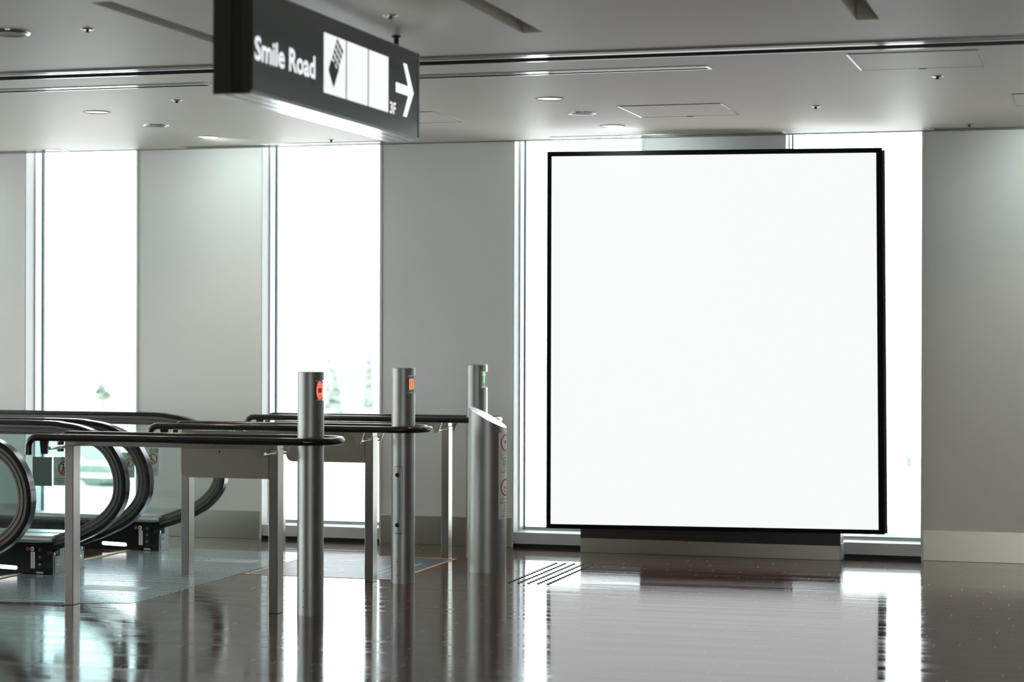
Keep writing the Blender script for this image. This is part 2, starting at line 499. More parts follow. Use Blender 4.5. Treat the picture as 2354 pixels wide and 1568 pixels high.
# rails inside the slots of the ceiling
xx = [x for x in (X0, X1)]
t = empty('ceiling_channel', (-3.5, 10.2, ZC), 'long dark double channel with chrome edges crossing the whole ceiling', 'ceiling channel')
MB().box(X0+.01, X1-.01, 10.072, 10.085, ZC-.012, ZC+.06).box(X0+.01, X1-.01, 10.305, 10.318, ZC-.012, ZC+.06).build('edge_trim', CHROME, t)
MB().box(X0+.01, X1-.01, 10.175, 10.215, ZC-.004, ZC+.05).build('centre_bar', CHROME, t)
slab_labels = ['slim double slot air diffuser in ceiling left of the hanging sign', 'slim double slot air diffuser in ceiling right of the hanging sign', None,
               'short slot air diffuser above the leftmost window edge', 'slot air diffuser against the wall just left of sign tip',
               'slot air diffuser against the wall above the white screen', 'slot air diffuser at the ceiling edge far right', None]
for h, lb in zip(SL, slab_labels):
    if lb is None: continue
    x0, x1, y0, y1 = h
    t = empty('slot_diffuser', ((x0+x1)/2, (y0+y1)/2, ZC), lb, 'air diffuser', 'slot diffusers in the ceiling')
    ym = (y0+y1)/2
    MB().box(x0, x1, y0, y0+.016, ZC-.005, ZC+.03).box(x0, x1, y1-.016, y1, ZC-.005, ZC+.03).box(x0, x0+.02, y0+.0161, y1-.0161, ZC-.005, ZC+.03).box(x1-.02, x1, y0+.0161, y1-.0161, ZC-.005, ZC+.03).build('frame', CHROME, t)
    MB().box(x0+.0201, x1-.0201, ym-.012, ym+.012, ZC-.003, ZC+.03).build('centre_bar', CHROME, t)

# ---------------------------------------------------------------- ceiling fittings
DL = [(-6.235, 12.02, 1, 'lit round downlight left of the sign, nearest of the three'), (-6.245, 12.90, 0, 'unlit round ceiling speaker between the two left downlights'),
      (-6.24, 13.73, 1, 'lit round downlight left of the sign, nearest the windows'), (-3.234, 12.03, 1, 'lit round downlight right of the sign, nearest of the three'),
      (-3.245, 12.88, 0, 'unlit chrome-rimmed ceiling speaker between the two right downlights'), (-3.24, 13.70, 1, 'lit round downlight right of the sign, just above the screen')]
for x_ in (-9.24, -.235, 2.76):
    for y_ in (12.03, 13.70): DL.append((x_, y_, 1, 'lit round downlight outside the picture beside the window wall'))
for x_ in (-9.2, -5.0, -.8, 3.4):
    for y_ in (6.5, 3.4, 0., -3.5, -6.8): DL.append((x_, y_, 1, 'lit round downlight outside the picture, nearer the viewer'))
for x, y, on, lb in DL:
    if on:
        t = empty('downlight', (x, y, ZC), lb, 'downlight', 'round downlights in the ceiling')
        MB().lathe(x, y, [(.088, ZC), (.088, ZC-.004), (.080, ZC-.006), (.074, ZC-.001)], cap=False).build('trim_ring', WHITE, t)
        MB().lathe(x, y, [(.074, ZC-.001), (.05, ZC-.002)], cap=False).lathe(x, y, [(.05, ZC-.002), (.0, ZC-.002)], cap=False).build('diffuser', LAMP, t)
    else:
        t = empty('ceiling_speaker', (x, y, ZC), lb, 'ceiling speaker', 'round speakers in the ceiling')
        MB().lathe(x, y, [(.090, ZC), (.090, ZC-.004), (.080, ZC-.007), (.070, ZC-.002)], cap=False).build('trim_ring', CHROME, t)
        MB().lathe(x, y, [(.070, ZC-.002), (.0, ZC-.001)], cap=False).build('grille', SCREENB, t)
    if on:
        ld = bpy.data.lights.new('downlight_lamp', 'SPOT'); ld.energy = 28; ld.spot_size = 2.0; ld.spot_blend = .9; ld.color = (1, .86, .62); ld.shadow_soft_size = .06
        lo = bpy.data.objects.new('lamp', ld); COL.objects.link(lo); lo.parent = t; lo.location = (0, 0, -.02)
        if y > 13:   # added fill spot, no such fitting: brightens the upper wall with cool light
            l2 = bpy.data.lights.new('added_wall_fill', 'SPOT'); l2.energy = 26; l2.spot_size = math.radians(116); l2.spot_blend = 1; l2.color = (.88, 1, .99); l2.shadow_soft_size = .08
            o2 = bpy.data.objects.new('added_fill_spot', l2); COL.objects.link(o2); o2.parent = t; o2.location = (0, .03, -.03); o2.rotation_euler = (math.radians(64), 0, 0)
t = empty('ceiling_speaker', (-4.99, 8.735, ZC), 'large grey round ceiling fitting at the top left corner', 'ceiling speaker')
MB().lathe(-4.99, 8.735, [(.100, ZC), (.100, ZC-.008), (.090, ZC-.014), (.080, ZC-.010)], cap=False).build('trim_ring', CHROME, t)
MB().lathe(-4.99, 8.735, [(.080, ZC-.010), (.0, ZC-.006)], cap=False).build('grille', SCREENB, t)

SP = [(-4.583, 8.74, 'chrome sprinkler near the top left corner of the ceiling'), (-5.449, 11.54, 'chrome sprinkler left of the hanging sign, over the downlights'), (-3.079, 8.72, 'chrome sprinkler above the hanging sign'),
      (-5.466, 14.19, 'small sprinkler under the sign, close to the wall slot'), (-.903, 11.53, 'chrome sprinkler at right below the access hatch'), (-1.746, 12.845, 'flat chrome sprinkler right of the middle access hatch'), (-.90, 14.18, 'small sprinkler over the right wall slot')]
proto = None
for x, y, lb in SP:
    if proto is None:
        t = empty('sprinkler', (x, y, ZC), lb, 'sprinkler', 'sprinklers on the ceiling')
        MB().lathe(x, y, [(.033, ZC), (.034, ZC-.002), (.022, ZC-.006), (.010, ZC-.007)], 28).build('rose', CHROME, t)
        MB().lathe(x, y, [(.009, ZC-.007), (.007, ZC-.012), (.011, ZC-.013), (.010, ZC-.016), (.003, ZC-.018)], 20).build('deflector', SCREENB, t)
        proto = t
    else:
        r = proto.copy(); COL.objects.link(r); r.location = (x, y, ZC); r['label'] = lb
        for ch in proto.children:
            c = ch.copy(); COL.objects.link(c); c.parent = r

HA = [(-1.279, -.62, 10.51, 11.16, 'square access hatch with pale frame at the upper right of the ceiling'), (-2.932, -2.278, 12.53, 13.20, 'square access hatch in the ceiling above the white screen'),
      (-4.79, -4.13, 12.525, 13.18, 'access hatch half hidden behind the hanging sign'), (-.56, .10, 12.48, 13.13, 'access hatch cut by the right edge of the picture')]
for a, b, c, d, lb in HA:
    t = empty('access_hatch', ((a+b)/2, (c+d)/2, ZC), lb, 'access hatch', 'access hatches in the ceiling')
    for p_, q_ in ((a, a+.012), (b-.012, b)): MB().box(p_, q_, c, d, ZC-.004, ZC).build('side_frame', CHROME, t)
    for p_, q_ in ((c, c+.006), (d-.006, d)): MB().box(a+.0121, b-.0121, p_, q_, ZC-.004, ZC).build('end_frame', SLOT, t)
    MB().box(a+.015, b-.015, c+.010, d-.010, ZC-.003, ZC).build('panel', CEILM, t)
    MB().box((a+b)/2-.02, (a+b)/2+.02, d-.004, d+.006, ZC-.007, ZC-.0041).build('latch', SLOT, t)

# ---------------------------------------------------------------- hanging sign
xs, xb, y0, y1, z0, z1 = -3.184, -3.346, 7.411, 9.431, 2.483, 2.90
t = empty('hanging_sign', ((xs+xb)/2, (y0+y1)/2, z0), 'slate grey hanging direction sign lit with white words, tiles and arrow', 'sign')
MB().rbox(xb+.006, xs-.006, y0+.006, y1-.006, z0+.012, z1-.002, .004).build('housing', DARKMETAL, t)
MB().box(xs-.0059, xs, y0+.010, y1-.012, z0+.014, z1-.004).box(xs-.0005, xs+.0004, 8.155, 8.158, z0+.014, z1-.004).build('face_panel', SIGNFACE, t)
MB().box(xs-.004, xs+.003, y1-.0115, y1, z0, z1).box(xs-.004, xs+.003, y0, y1-.0116, z0, z0+.013).box(xs-.004, xs+.003, y0, y1-.0116, z1-.0035, z1).build('face_frame', GREYPANEL, t)
e = MB().use(DARKMETAL)
e.box(xb, xb+.075, y0, y0+.0059, z0, z1).use(BLACK).box(xb+.0751, xb+.118, y0+.003, y0+.0059, z0, z1).use(DARKMETAL).box(xb+.1181, xs-.0041, y0, y0+.0059, z0, z1)
e.build('end_profile', parent=t)
MB().box(xb+.004, xs-.0045, y0+.0061, y1-.012, z0, z0+.0115).build('underside_trim', CHROME, t)
for xq in (xb+.050, xs-.050): MB().box(xq-.003, xq+.003, y0+.02, y1-.02, z0-.0015, z0-.0001).build('underside_groove', DARKMETAL, t)
for yy in (7.60, 9.33):
    MB().lathe((xs+xb)/2, yy, [(.012, z1-.001), (.012, ZC-.008), (.022, ZC-.007), (.022, ZC)], 24).build('ceiling_mount', SCREENB, t)


def onsign(dx=.0):
    return lambda y_, z_, oy=0, oz=0: (xs+.0008+dx, y_, z_)


lt = MB()
vs, fs = tmesh('Smile Road', .130, offset=.0028)
wx = max(v[0] for v in vs)-min(v[0] for v in vs); mnx = min(v[0] for v in vs); k = (8.075-7.440)/wx
lt.add([(xs+.0012, 7.440+(v[0]-mnx)*k, 2.620+v[1]) for v in vs], fs)
lt.build('lettering', SIGNTXT, t, fixn=False)
for i, (a, b) in enumerate(((8.177, 8.437), (8.452, 8.714), (8.729, 8.989))):
    tl = MB().rbox(xs-.002, xs+.0012, a, b, 2.574, 2.828, .001).build('pictogram_tile', SIGNTILE, t)
    if i == 0:
        p = MB()
        X = xs+.0016

        def dm(pts):
            vs_ = [(X, a+u, 2.574+v) for u, v in pts]
            p.add(vs_, [tuple(range(len(vs_)))])
        W_ = b-a
        # slanting bar: solid lower lozenge and a cross-hatched upper half
        dm([(.048, .100), (.112, .030), (.176, .120), (.178, .122), (.142, .118), (.120, .142), (.090, .146), (.080, .150)])
        for r_ in range(3):
            for c_ in range(4):
                u0 = .092+c_*.016+r_*.026; v0 = .160+c_*.024-r_*.016
                if u0 > .205: continue
                dm([(u0, v0), (u0+.022, v0-.014), (u0+.034, v0+.002), (u0+.013, v0+.018)])
        pm = p.build('pictogram', SIGNINK, tl, fixn=False)
ar = MB(); X = xs+.0012
ar.add([(X, y, z) for y, z in ((9.092, 2.680), (9.30, 2.680), (9.30, 2.726), (9.092, 2.726))], [(0, 1, 2, 3)])
ar.add([(X, y, z) for y, z in ((9.196, 2.828), (9.248, 2.828), (9.350, 2.702), (9.284, 2.702))], [(0, 3, 2, 1)])
ar.add([(X, y, z) for y, z in ((9.196, 2.578), (9.248, 2.578), (9.350, 2.702), (9.284, 2.702))], [(0, 1, 2, 3)])
ar.build('arrow', SIGNTXT, t, fixn=False)
l3 = MB()
vs, fs = tmesh('3F', .075, offset=.0015)
k = .085/max(v[0] for v in vs)
l3.add([(xs+.0012, 9.008+v[0]*k, 2.575+v[1]*(1 if v[0]*k < .048 else 1)) for v in vs], fs)
l3.build('floor_number', SIGNTXT, t, fixn=False)

# ---------------------------------------------------------------- white screen on its plinth
A = Vector((-3.789, 14.04, 0)); B = Vector((-1.490, 14.30, 0))
u = (B-A).normalized(); nb = Vector((-u.y, u.x, 0))  # nb points to the back
Wd = (B-A).length; zb, zt = .197, 2.841
t = empty('advertising_screen', ((A+B)/2)+Vector((0, 0, zb)), 'huge blank white lit advertising screen in a thin black frame', 'screen')


def sp(s_, z_, d_):
    # the right edge leans out a little towards the foot
    lean = .026*max(0, (zt-z_))/(zt-zb)*(s_/Wd)
    p = A+u*(s_+lean)+nb*d_
    return (p.x, p.y, z_)


def quadbox(mb, s0, s1, za, zc, d0, d1):
    vs_ = [sp(s, z, d) for d in (d0, d1) for z in (za, zc) for s in (s0, s1)]
    return mb.add(vs_, [(0, 1, 3, 2), (4, 6, 7, 5), (0, 4, 5, 1), (2, 3, 7, 6), (0, 2, 6, 4), (1, 5, 7, 3)])


fr = MB()
quadbox(fr, 0, .030, zb, zt, 0, .035); quadbox(fr, Wd-.040, Wd, zb, zt, 0, .035)
quadbox(fr, .0301, Wd-.0401, zt-.033, zt, 0, .035); quadbox(fr, .0301, Wd-.0401, zb, zb+.030, 0, .035)
fr.build('frame', SCREENF, t)
quadbox(MB(), .0302, Wd-.0402, zb+.0302, zt-.0332, .006, .034).build('display_panel', SCREENW, t)
quadbox(MB(), .004, Wd+.019, zb+.004, zt-.014, .0352, .075).build('housing', SCREENB, t)
t = empty('screen_plinth', (-2.7, 14.45, 0), 'low plinth of brown board on brushed steel under the white screen', 'plinth')
MB().rbox(-3.626, -1.775, 14.378, YW-.013, 0, .101, .002).build('steel_base', KICK, t)
MB().box(-3.626, -1.775, 14.382, YW-.013, .1012, .196).build('top_board', BROWNSLAB, t)
MB().box(-1.7749, -1.768, 14.40, YW-.013, 0, .112).build('end_plate', FRAME, t)

# ---------------------------------------------------------------- signal bollards
BR = .0735


def bollard(cx, cy, led, label, hatch=False):
    t = empty('signal_bollard', (cx, cy, 0), label, 'bollard', 'signal bollards at the rail ends')
    n = 64; b = MB(); ch = .048
    zs = [(0, 0), (.0, 0), (1.188, 0), (1.188, 1), (1.298, 1), (1.298, 0), (1.333, 0), (1.333, 0), (1.345, 0)]
    prof = [(0, BR, 0), (1.188, BR, 0), (1.188, BR, 1), (1.298, BR, 1), (1.298, BR, 0), (1.343, BR, 0), (1.346, BR-.004, 0)]
    rows = []
    for z, r, cut in prof:
        row = []
        for i in range(n):
            a = 2*PI*(i+.5)/n; x, y = r*math.cos(a), r*math.sin(a)
            if cut and x > ch: x = ch
            row.append((cx+x, cy+y, z))
        rows.append(row)
    for k in range(len(rows)-1):
        vs_ = rows[k]+rows[k+1]
        flat = prof[k][0] == prof[k+1][0]
        b.add(vs_, [(i, (i+1) % n, n+(i+1) % n, n+i) for i in range(n)], not flat)
    b.add(rows[-1], [tuple(range(n))])
    b.build('column', STEELV, t)
    MB().box(cx+ch+.0005, cx+ch+.004, cy-.050, cy+.050, 1.192, 1.294).build('display_window', DISP, t)
    X = cx+ch+.0045; c = (X, cy, 1.243)
    s = MB()
    if led == 'red':
        s.ring(c, (0, 1, 0), (0, 0, 1), .0, .050, (1, 0, 0))
        s.build('stop_light', LEDR, t)
        MB().slab((X+.001, cy, 1.243), (0, 1, 0), (0, 0, 1), (1, 0, 0), .050, .025, .0006).build('stop_bar', DISP, t)
    elif led == 'orange':
        for i in range(4): s.slab((X, cy-.036+i*.024, 1.243), (0, 1, 0), (0, 0, 1), (1, 0, 0), .015, .060)
        s.slab((X, cy, 1.272), (0, 1, 0), (0, 0, 1), (1, 0, 0), .084, .010).slab((X, cy-.018, 1.214), (0, 1, 0), (0, 0, 1), (1, 0, 0), .030, .008).slab((X, cy+.03, 1.214), (0, 1, 0), (0, 0, 1), (1, 0, 0), .020, .008)
        s.build('auto_light', LEDO, t)
    else:
        s.slab((X, cy-.006, 1.245), (0, 1, 0), (0, 0, 1), (1, 0, 0), .026, .055)
        s.add([(X+.0004, cy-.046, 1.270), (X+.0004, cy+.034, 1.270), (X+.0004, cy+.012, 1.294), (X+.0004, cy-.024, 1.294)], [(0, 1, 2, 3)])
        s.build('arrow_light', LEDG, t)
    for zz in (.14, .05):
        MB().tube([(cx+BR*math.cos(-1.75), cy+BR*math.sin(-1.75)+.002, zz), (cx+BR*math.cos(-1.75), cy+BR*math.sin(-1.75)-.0025, zz)], .003, 10).build('screw', CHROME, t)
        MB().tube([(cx+BR-.002, cy, zz+.02), (cx+BR+.003, cy, zz+.02)], .003, 10).build('screw', CHROME, t)
    if hatch:
        h = MB(); a0, a1 = -2.04, -1.30; rr = BR+.0012; m = 8
        vs_ = [(cx+rr*math.cos(a0+(a1-a0)*i/m), cy+rr*math.sin(a0+(a1-a0)*i/m), z) for z in (.316, .728) for i in range(m+1)]
        h.add(vs_, [(i, i+1, m+2+i, m+1+i) for i in range(m)], True)
        hh = h.build('access_cover', STEELV, t, fixn=False)
        g_ = MB()
        for z_ in (.312, .7285):
            vs_ = [(cx+rr*math.cos(a0+(a1-a0)*i/m), cy+rr*math.sin(a0+(a1-a0)*i/m), z) for z in (z_, z_+.0035) for i in range(m+1)]
            g_.add(vs_, [(i, i+1, m+2+i, m+1+i) for i in range(m)], True)
        for a_ in (a0-.03, a1):
            vs_ = [(cx+rr*math.cos(a_+k_*.03), cy+rr*math.sin(a_+k_*.03), z) for z in (.312, .732) for k_ in (0, 1)]
            g_.add(vs_, [(0, 1, 3, 2)])
        g_.build('cover_gap', DARKMETAL, t, fixn=False)
        for zz in (.678, .366):
            a = -1.74
            MB().tube([(cx+rr*math.cos(a), cy+rr*math.sin(a)+.001, zz), (cx+(rr+.003)*math.cos(a), cy+(rr+.003)*math.sin(a), zz)], .0135, 20).build('lock', BLACK, hh)
        for aa in (a0+.08, a1-.08):
            MB().tube([(cx+rr*math.cos(aa), cy+rr*math.sin(aa), .715), (cx+(rr+.0012)*math.cos(aa), cy+(rr+.0012)*math.sin(aa), .715)], .0028, 8).build('screw', CHROME, hh)
    return t


bollard(-4.246, 10.72, 'red', 'round steel bollard with red stop light, nearest the camera')
bollard(-4.240, 12.27, 'orange', 'round steel bollard with orange light and locked access cover', True)
bollard(-4.232, 13.82, 'green', 'round steel bollard with green arrow light behind the slanted column')


# ---------------------------------------------------------------- queue rails
def arc(c, r, a0, a1, n, f):
    return [f(c[0]+r*math.cos(a0+(a1-a0)*i/n), c[1]+r*math.sin(a0+(a1-a0)*i/n)) for i in range(n+1)]


def rail(Y, label, plate=True, cy=None):
    HZ = .965; r = .0205; hw = .1875; cy = Y
    t = empty('guide_rail', (-5.07, Y, 0), label, 'guide rail', 'steel guide rails between the escalators and bollards')
    XL, XR = -5.885, -4.262
    R = .055
    path = [(XL, cy-hw, .865)]
    path += arc((XL+R, HZ-R), R, PI, PI/2, 8, lambda x, z: (x, cy-hw, z))
    path += [(XL+.3, cy-hw, HZ), (XR, cy-hw, HZ)]
    path += arc((XR, cy), hw, -PI/2, PI/2, 24, lambda x, y: (x, y, HZ))[1:]
    path += [(XL+.3, cy+hw, HZ)]
    path += arc((XL+R, HZ-R), R, PI/2, PI, 8, lambda x, z: (x, cy+hw, z))
    path += [(XL, cy+hw, .865)]
    MB().tube(path, r, 20).build('handrail', TUBE, t)
    pw, pd = .054, .088
    for xp in (-5.711, -4.454):
        MB().rbox(xp-pw/2, xp+pw/2, cy-.034-.0, cy+.054, 0, .912, .003).build('post', STEEL, t)
        # cross rod carrying the tubes on two tapered tabs
        MB().tube([(xp-.045, cy-hw+.004, .905), (xp-.045, cy+hw-.004, .905)] if xp < -5 else [(xp-.012, cy-hw+.012, .890), (xp-.012, cy+hw-.012, .890)], .011, 14).build('cross_rod', CHROME, t)
        for sgn in (-1, 1):
            yy = cy+sgn*hw; xq = xp-.045 if xp < -5 else xp-.012
            if xp < -5: MB().prism([(xq-.055, HZ-.012), (xq-.001, HZ-.012), (xq-.006, .872), (xq-.046, .872)], 0, 'XZ', yy-.006, yy+.006).build('bracket', TUBE, t)
            else: MB().prism([(xq-.040, HZ-.015), (xq+.040, HZ-.015), (xq+.015, .874), (xq-.015, .874)], 0, 'XZ', yy-.004, yy+.004).build('bracket', STEEL, t)
    MB().rbox(-5.738, -4.43, cy-.034, cy+.054, .9125, .938, .002).build('top_beam', STEEL, t)
    if plate:
        x0, x1, za, zc, rr = -5.010, -4.4815, .748, .912, .045
        poly = [(x1, zc), (x0, zc)]+arc((x0+rr, za+rr), rr, PI, 1.5*PI, 8, lambda x, z: (x, z))+[(x1, za)]
        MB().prism(poly, 0, 'XZ', cy-.036, cy-.020).build('modesty_plate', PLATEB, t)
        MB().tube([(-4.775, cy-.037, .895), (-4.775, cy-.040, .895)], .006, 12).build('plate_screw', CHROME, t)
    return t


rail(10.715, 'steel guide rail with looped dark handrail around the red-lit bollard')
rail(12.265, 'steel guide rail with looped dark handrail around the orange-lit bollard')
rail(13.815, 'steel guide rail farthest back, looped around the green-lit bollard', plate=False)

# ---------------------------------------------------------------- slanted notice column
cx, cy, cr = -3.917, 13.03, .1245
t = empty('notice_column', (cx, cy, 0), 'short round steel column with slanted top and warning sticker', 'column')
n = 64; b = MB()
bot = [(cx+cr*math.cos(2*PI*i/n), cy+cr*math.sin(2*PI*i/n), 0) for i in range(n)]
top = [(p[0], p[1], 1.013-.560*(p[0]-cx)-.03*(p[1]-cy)) for p in bot]
b.add(bot+top, [(i, (i+1) % n, n+(i+1) % n, n+i) for i in range(n)], True)
b.build('column', STEELV, t)
MB().add([(cx+(p[0]-cx)*1.004, cy+(p[1]-cy)*1.004, p[2]+dz) for dz in (0, .002) for p in top], [tuple(range(n)), tuple(range(2*n-1, n-1, -1))]+[(i, (i+1) % n, n+(i+1) % n, n+i) for i in range(n)]).build('top_cap', DECK, t)
a0 = -PI/2+.28+.62   # left edge of the wrapped sticker
SW = .150/cr


def wrap(dr):
    return lambda x, y: (cx+(cr+dr)*math.cos(a0+x/cr), cy+(cr+dr)*math.sin(a0+x/cr), .348+y)


def wraprect(x0, x1, y0, y1, dr, m=14):
    f = wrap(dr); vs_ = [f(x0+(x1-x0)*i/m, y) for y in (y0, y1) for i in range(m+1)]
    return vs_, [(i, i+1, m+2+i, m+1+i) for i in range(m)]


vs_, fs_ = wraprect(0, .150, 0, .566, .0010)
stk = MB().add(vs_, fs_, True).build('sticker', WHITEPLATE, t, fixn=False)
for yy in (.500, .208):
    q = MB(); f = wrap(.0016); m = 36
    vs_ = [f(.075+rr*math.cos(2*PI*i/m), yy+rr*math.sin(2*PI*i/m)) for rr in (.047, .057) for i in range(m)]
    q.add(vs_, [(i, (i+1) % m, m+(i+1) % m, m+i) for i in range(m)])
    c45 = .7071
    q.add([f(.075+x, yy+y) for x, y in ((-.040, .033), (-.033, .040), (.0035, .0035), (.040, -.033), (.033, -.040), (-.0035, -.0035))], [(0, 5, 2, 1), (5, 4, 3, 2)])
    q.build('prohibition_mark', REDM, stk, fixn=False)
    g = MB(); f = wrap(.0014)
    if yy > .4:   # luggage cart
        g.add([f(.060+x, yy-.012+y) for x, y in ((0, 0), (.004, 0), (.004, .030), (0, .030))], [(0, 1, 2, 3)])
        g.add([f(.066+x, yy-.006+y) for x, y in ((0, 0), (.022, 0), (.022, .022), (0, .022))], [(0, 1, 2, 3)])
        g.add([f(.060+x, yy-.014+y) for x, y in ((0, 0), (.034, 0), (.034, .003), (0, .003))], [(0, 1, 2, 3)])
        for xw in (.064, .088):
            g.add([f(xw+.004*math.cos(2*PI*i/10), yy-.022+.004*math.sin(2*PI*i/10)) for i in range(10)], [tuple(range(10))])
    else:         # pushchair
        g.add([f(.058+x, yy-.010+y) for x, y in ((0, .018), (.006, .020), (.014, .004), (.030, .006), (.028, 0), (.010, -.002))], [(0, 5, 1), (1, 5, 4), (1, 4, 2), (2, 4, 3)])
        g.add([f(.060+x, yy-.022+y) for x, y in ((0, 0), (.004, 0), (.020, .012), (.016, .012))], [(0, 1, 2, 3)])
        for xw in (.060, .086):
            g.add([f(xw+.005*math.cos(2*PI*i/10), yy-.028+.005*math.sin(2*PI*i/10)) for i in range(10)], [tuple(range(10))])
    g.build('pictogram', INK, stk, fixn=False)
tx = MB(); f = wrap(.0014)
for (s_, sz, x_, y_) in (('カート禁止', .024, .008, .412), ('Cart Prohibited', .016, .018, .394), ('禁止推车', .017, .040, .373), ('禁止推車', .017, .040, .353), ('카트 금지', .015, .048, .335), ('Запрещено', .012, .020, .305), ('Запрещено', .012, .050, .318),
                         ('ベビーカー禁止', .019, .007, .124), ('Baby Carriage', .017, .010, .103), ('禁止', .017, .055, .082), ('禁止', .017, .055, .063), ('유모차', .015, .045, .045), ('Запрещено', .012, .050, .030), ('Запрещено', .012, .022, .016)):
    lettering(tx, s_, sz, lambda x, y, x_=x_, y_=y_: f(x_+x, y_+y))
tx.build('lettering', INK, stk, fixn=False)

# ---------------------------------------------------------------- floor things
lp = MB().prism([(-6.50, 10.69), (-6.154, 10.69), (-5.40, 10.85), (-5.40, 13.73), (-6.50, 13.73)], 0, 'XY', .0004, .0016)
lp.box(-6.80, -6.5001, 10.86, 11.975, .0004, .0016).box(-6.80, -6.5001, 12.41, 13.52, .0004, .0016)
t = lp.build('landing_plate', PLATEM)
t.location = (0, 0, 0)
tag(t, 'steel studded floor plate in front of the escalators', 'floor plate')
for (a, b_, c, d) in ((-5.95, -5.58, 12.98, 13.17), (-6.05, -5.62, 11.35, 11.56)):
    o = MB().box(a, b_, c, d, .0017, .0026).build('plain_panel', GREYPANEL, t)

t = empty('floor_graphic', (-4.85, 13.04, 0), 'dark blue floor graphic with orange border and faint rings', 'floor graphic')
xa, xb_, ya, yb = -5.375, -4.33, 12.39, 13.69
MB().box(xa, xb_, ya, yb, .0003, .0012).build('printed_film', FLOORSIGN, t)
MB().box(xa-.001, xb_+.001, ya-.001, ya+.028, .0013, .0018).box(xa-.001, xb_+.001, yb-.028, yb+.001, .0013, .0018).box(xa-.001, xa+.024, ya+.0281, yb-.0281, .0013, .0018).box(xb_-.024, xb_+.001, ya+.0281, yb-.0281, .0013, .0018).build('orange_border', ORANGE, t)
for (x_, y_) in ((-5.02, 12.72), (-4.98, 13.36)):
    MB().ring((x_, y_, .0013), (1, 0, 0), (0, 1, 0), .185, .215, (0, 0, 1), .0004).build('red_ring', FRED, t)
q = MB()
for (x_, y_) in ((-5.02, 12.72), (-4.98, 13.36)):
    q.slab((x_, y_, .0013), (.8, .6, 0), (-.6, .8, 0), (0, 0, 1), .20, .05, .0004).slab((x_+.03, y_-.05, .0013), (1, 0, 0), (0, 1, 0), (0, 0, 1), .10, .03, .0004)
for j in range(3):
    for i in range(9):
        q.slab((-4.62+j*.075, 12.62+i*.085, .0013), (1, 0, 0), (0, 1, 0), (0, 0, 1), .034, .05, .0004)
tag(q.build('white_print', FWHITE, t), kind='stuff')

# small dark studs: five rows
st = MB().lathe(0, 0, [(.0105, 0), (.0105, .0015), (.008, .004), (.003, .0052)], 14)
smesh = st.build('tactile_stud', BLACKPANEL)
names = ['leftmost row', 'second row from the left', 'middle row', 'fourth row from the left', 'rightmost row']
first = True
for j in range(5):
    xj = -3.604+j*.0633
    for i in range(20):
        o = smesh if first else smesh.copy()
        if not first: COL.objects.link(o)
        first = False
        o.location = (xj, 12.467+i*.0603, .0)
        tag(o, 'small dark round floor stud, %s beside the slanted column' % names[j], 'floor stud', 'tactile studs in the '+names[j])


# ---------------------------------------------------------------- escalators
def smooth_path(P, k=9):
    out = []
    for i in range(len(P)-1):
        p0 = P[max(i-1, 0)]; p1 = P[i]; p2 = P[i+1]; p3 = P[min(i+2, len(P)-1)]
        for j in range(k):
            s = j/k
            out.append(tuple(.5*((2*p1[q])+(-p0[q]+p2[q])*s+(2*p0[q]-5*p1[q]+4*p2[q]-p3[q])*s*s+(-p0[q]+3*p1[q]-3*p2[q]+p3[q])*s**3) for q in (0, 1)))
    out.append(P[-1]); return out


NEW = [(-6.62, .992), (-6.45, .980), (-6.33, .960), (-6.21, .918), (-6.12, .855), (-6.055, .765), (-6.02, .670), (-6.010, .575), (-6.025, .480), (-6.068, .400), (-6.14, .325), (-6.24, .262), (-6.36, .210), (-6.47, .172), (-6.535, .153)]
OUT = [(-13.2, .992-2.54), (-8.8, .992), (-8.55, .992), (-8.0, .992), (-7.2, .993)]
HP = [(-13.2, -1.55), (-9.3, .79), (-8.95, .93), (-8.6, .985), (-8.1, .992), (-7.4, .993)]+NEW
PATH = smooth_path(HP)


def off(path, d):
    o = []
    for i, p in enumerate(path):
        a = path[max(i-1, 0)]; b = path[min(i+1, len(path)-1)]
        tx, tz = b[0]-a[0], b[1]-a[1]; L = math.hypot(tx, tz)
        o.append((p[0]+tz/L*d, p[1]-tx/L*d))
    return o


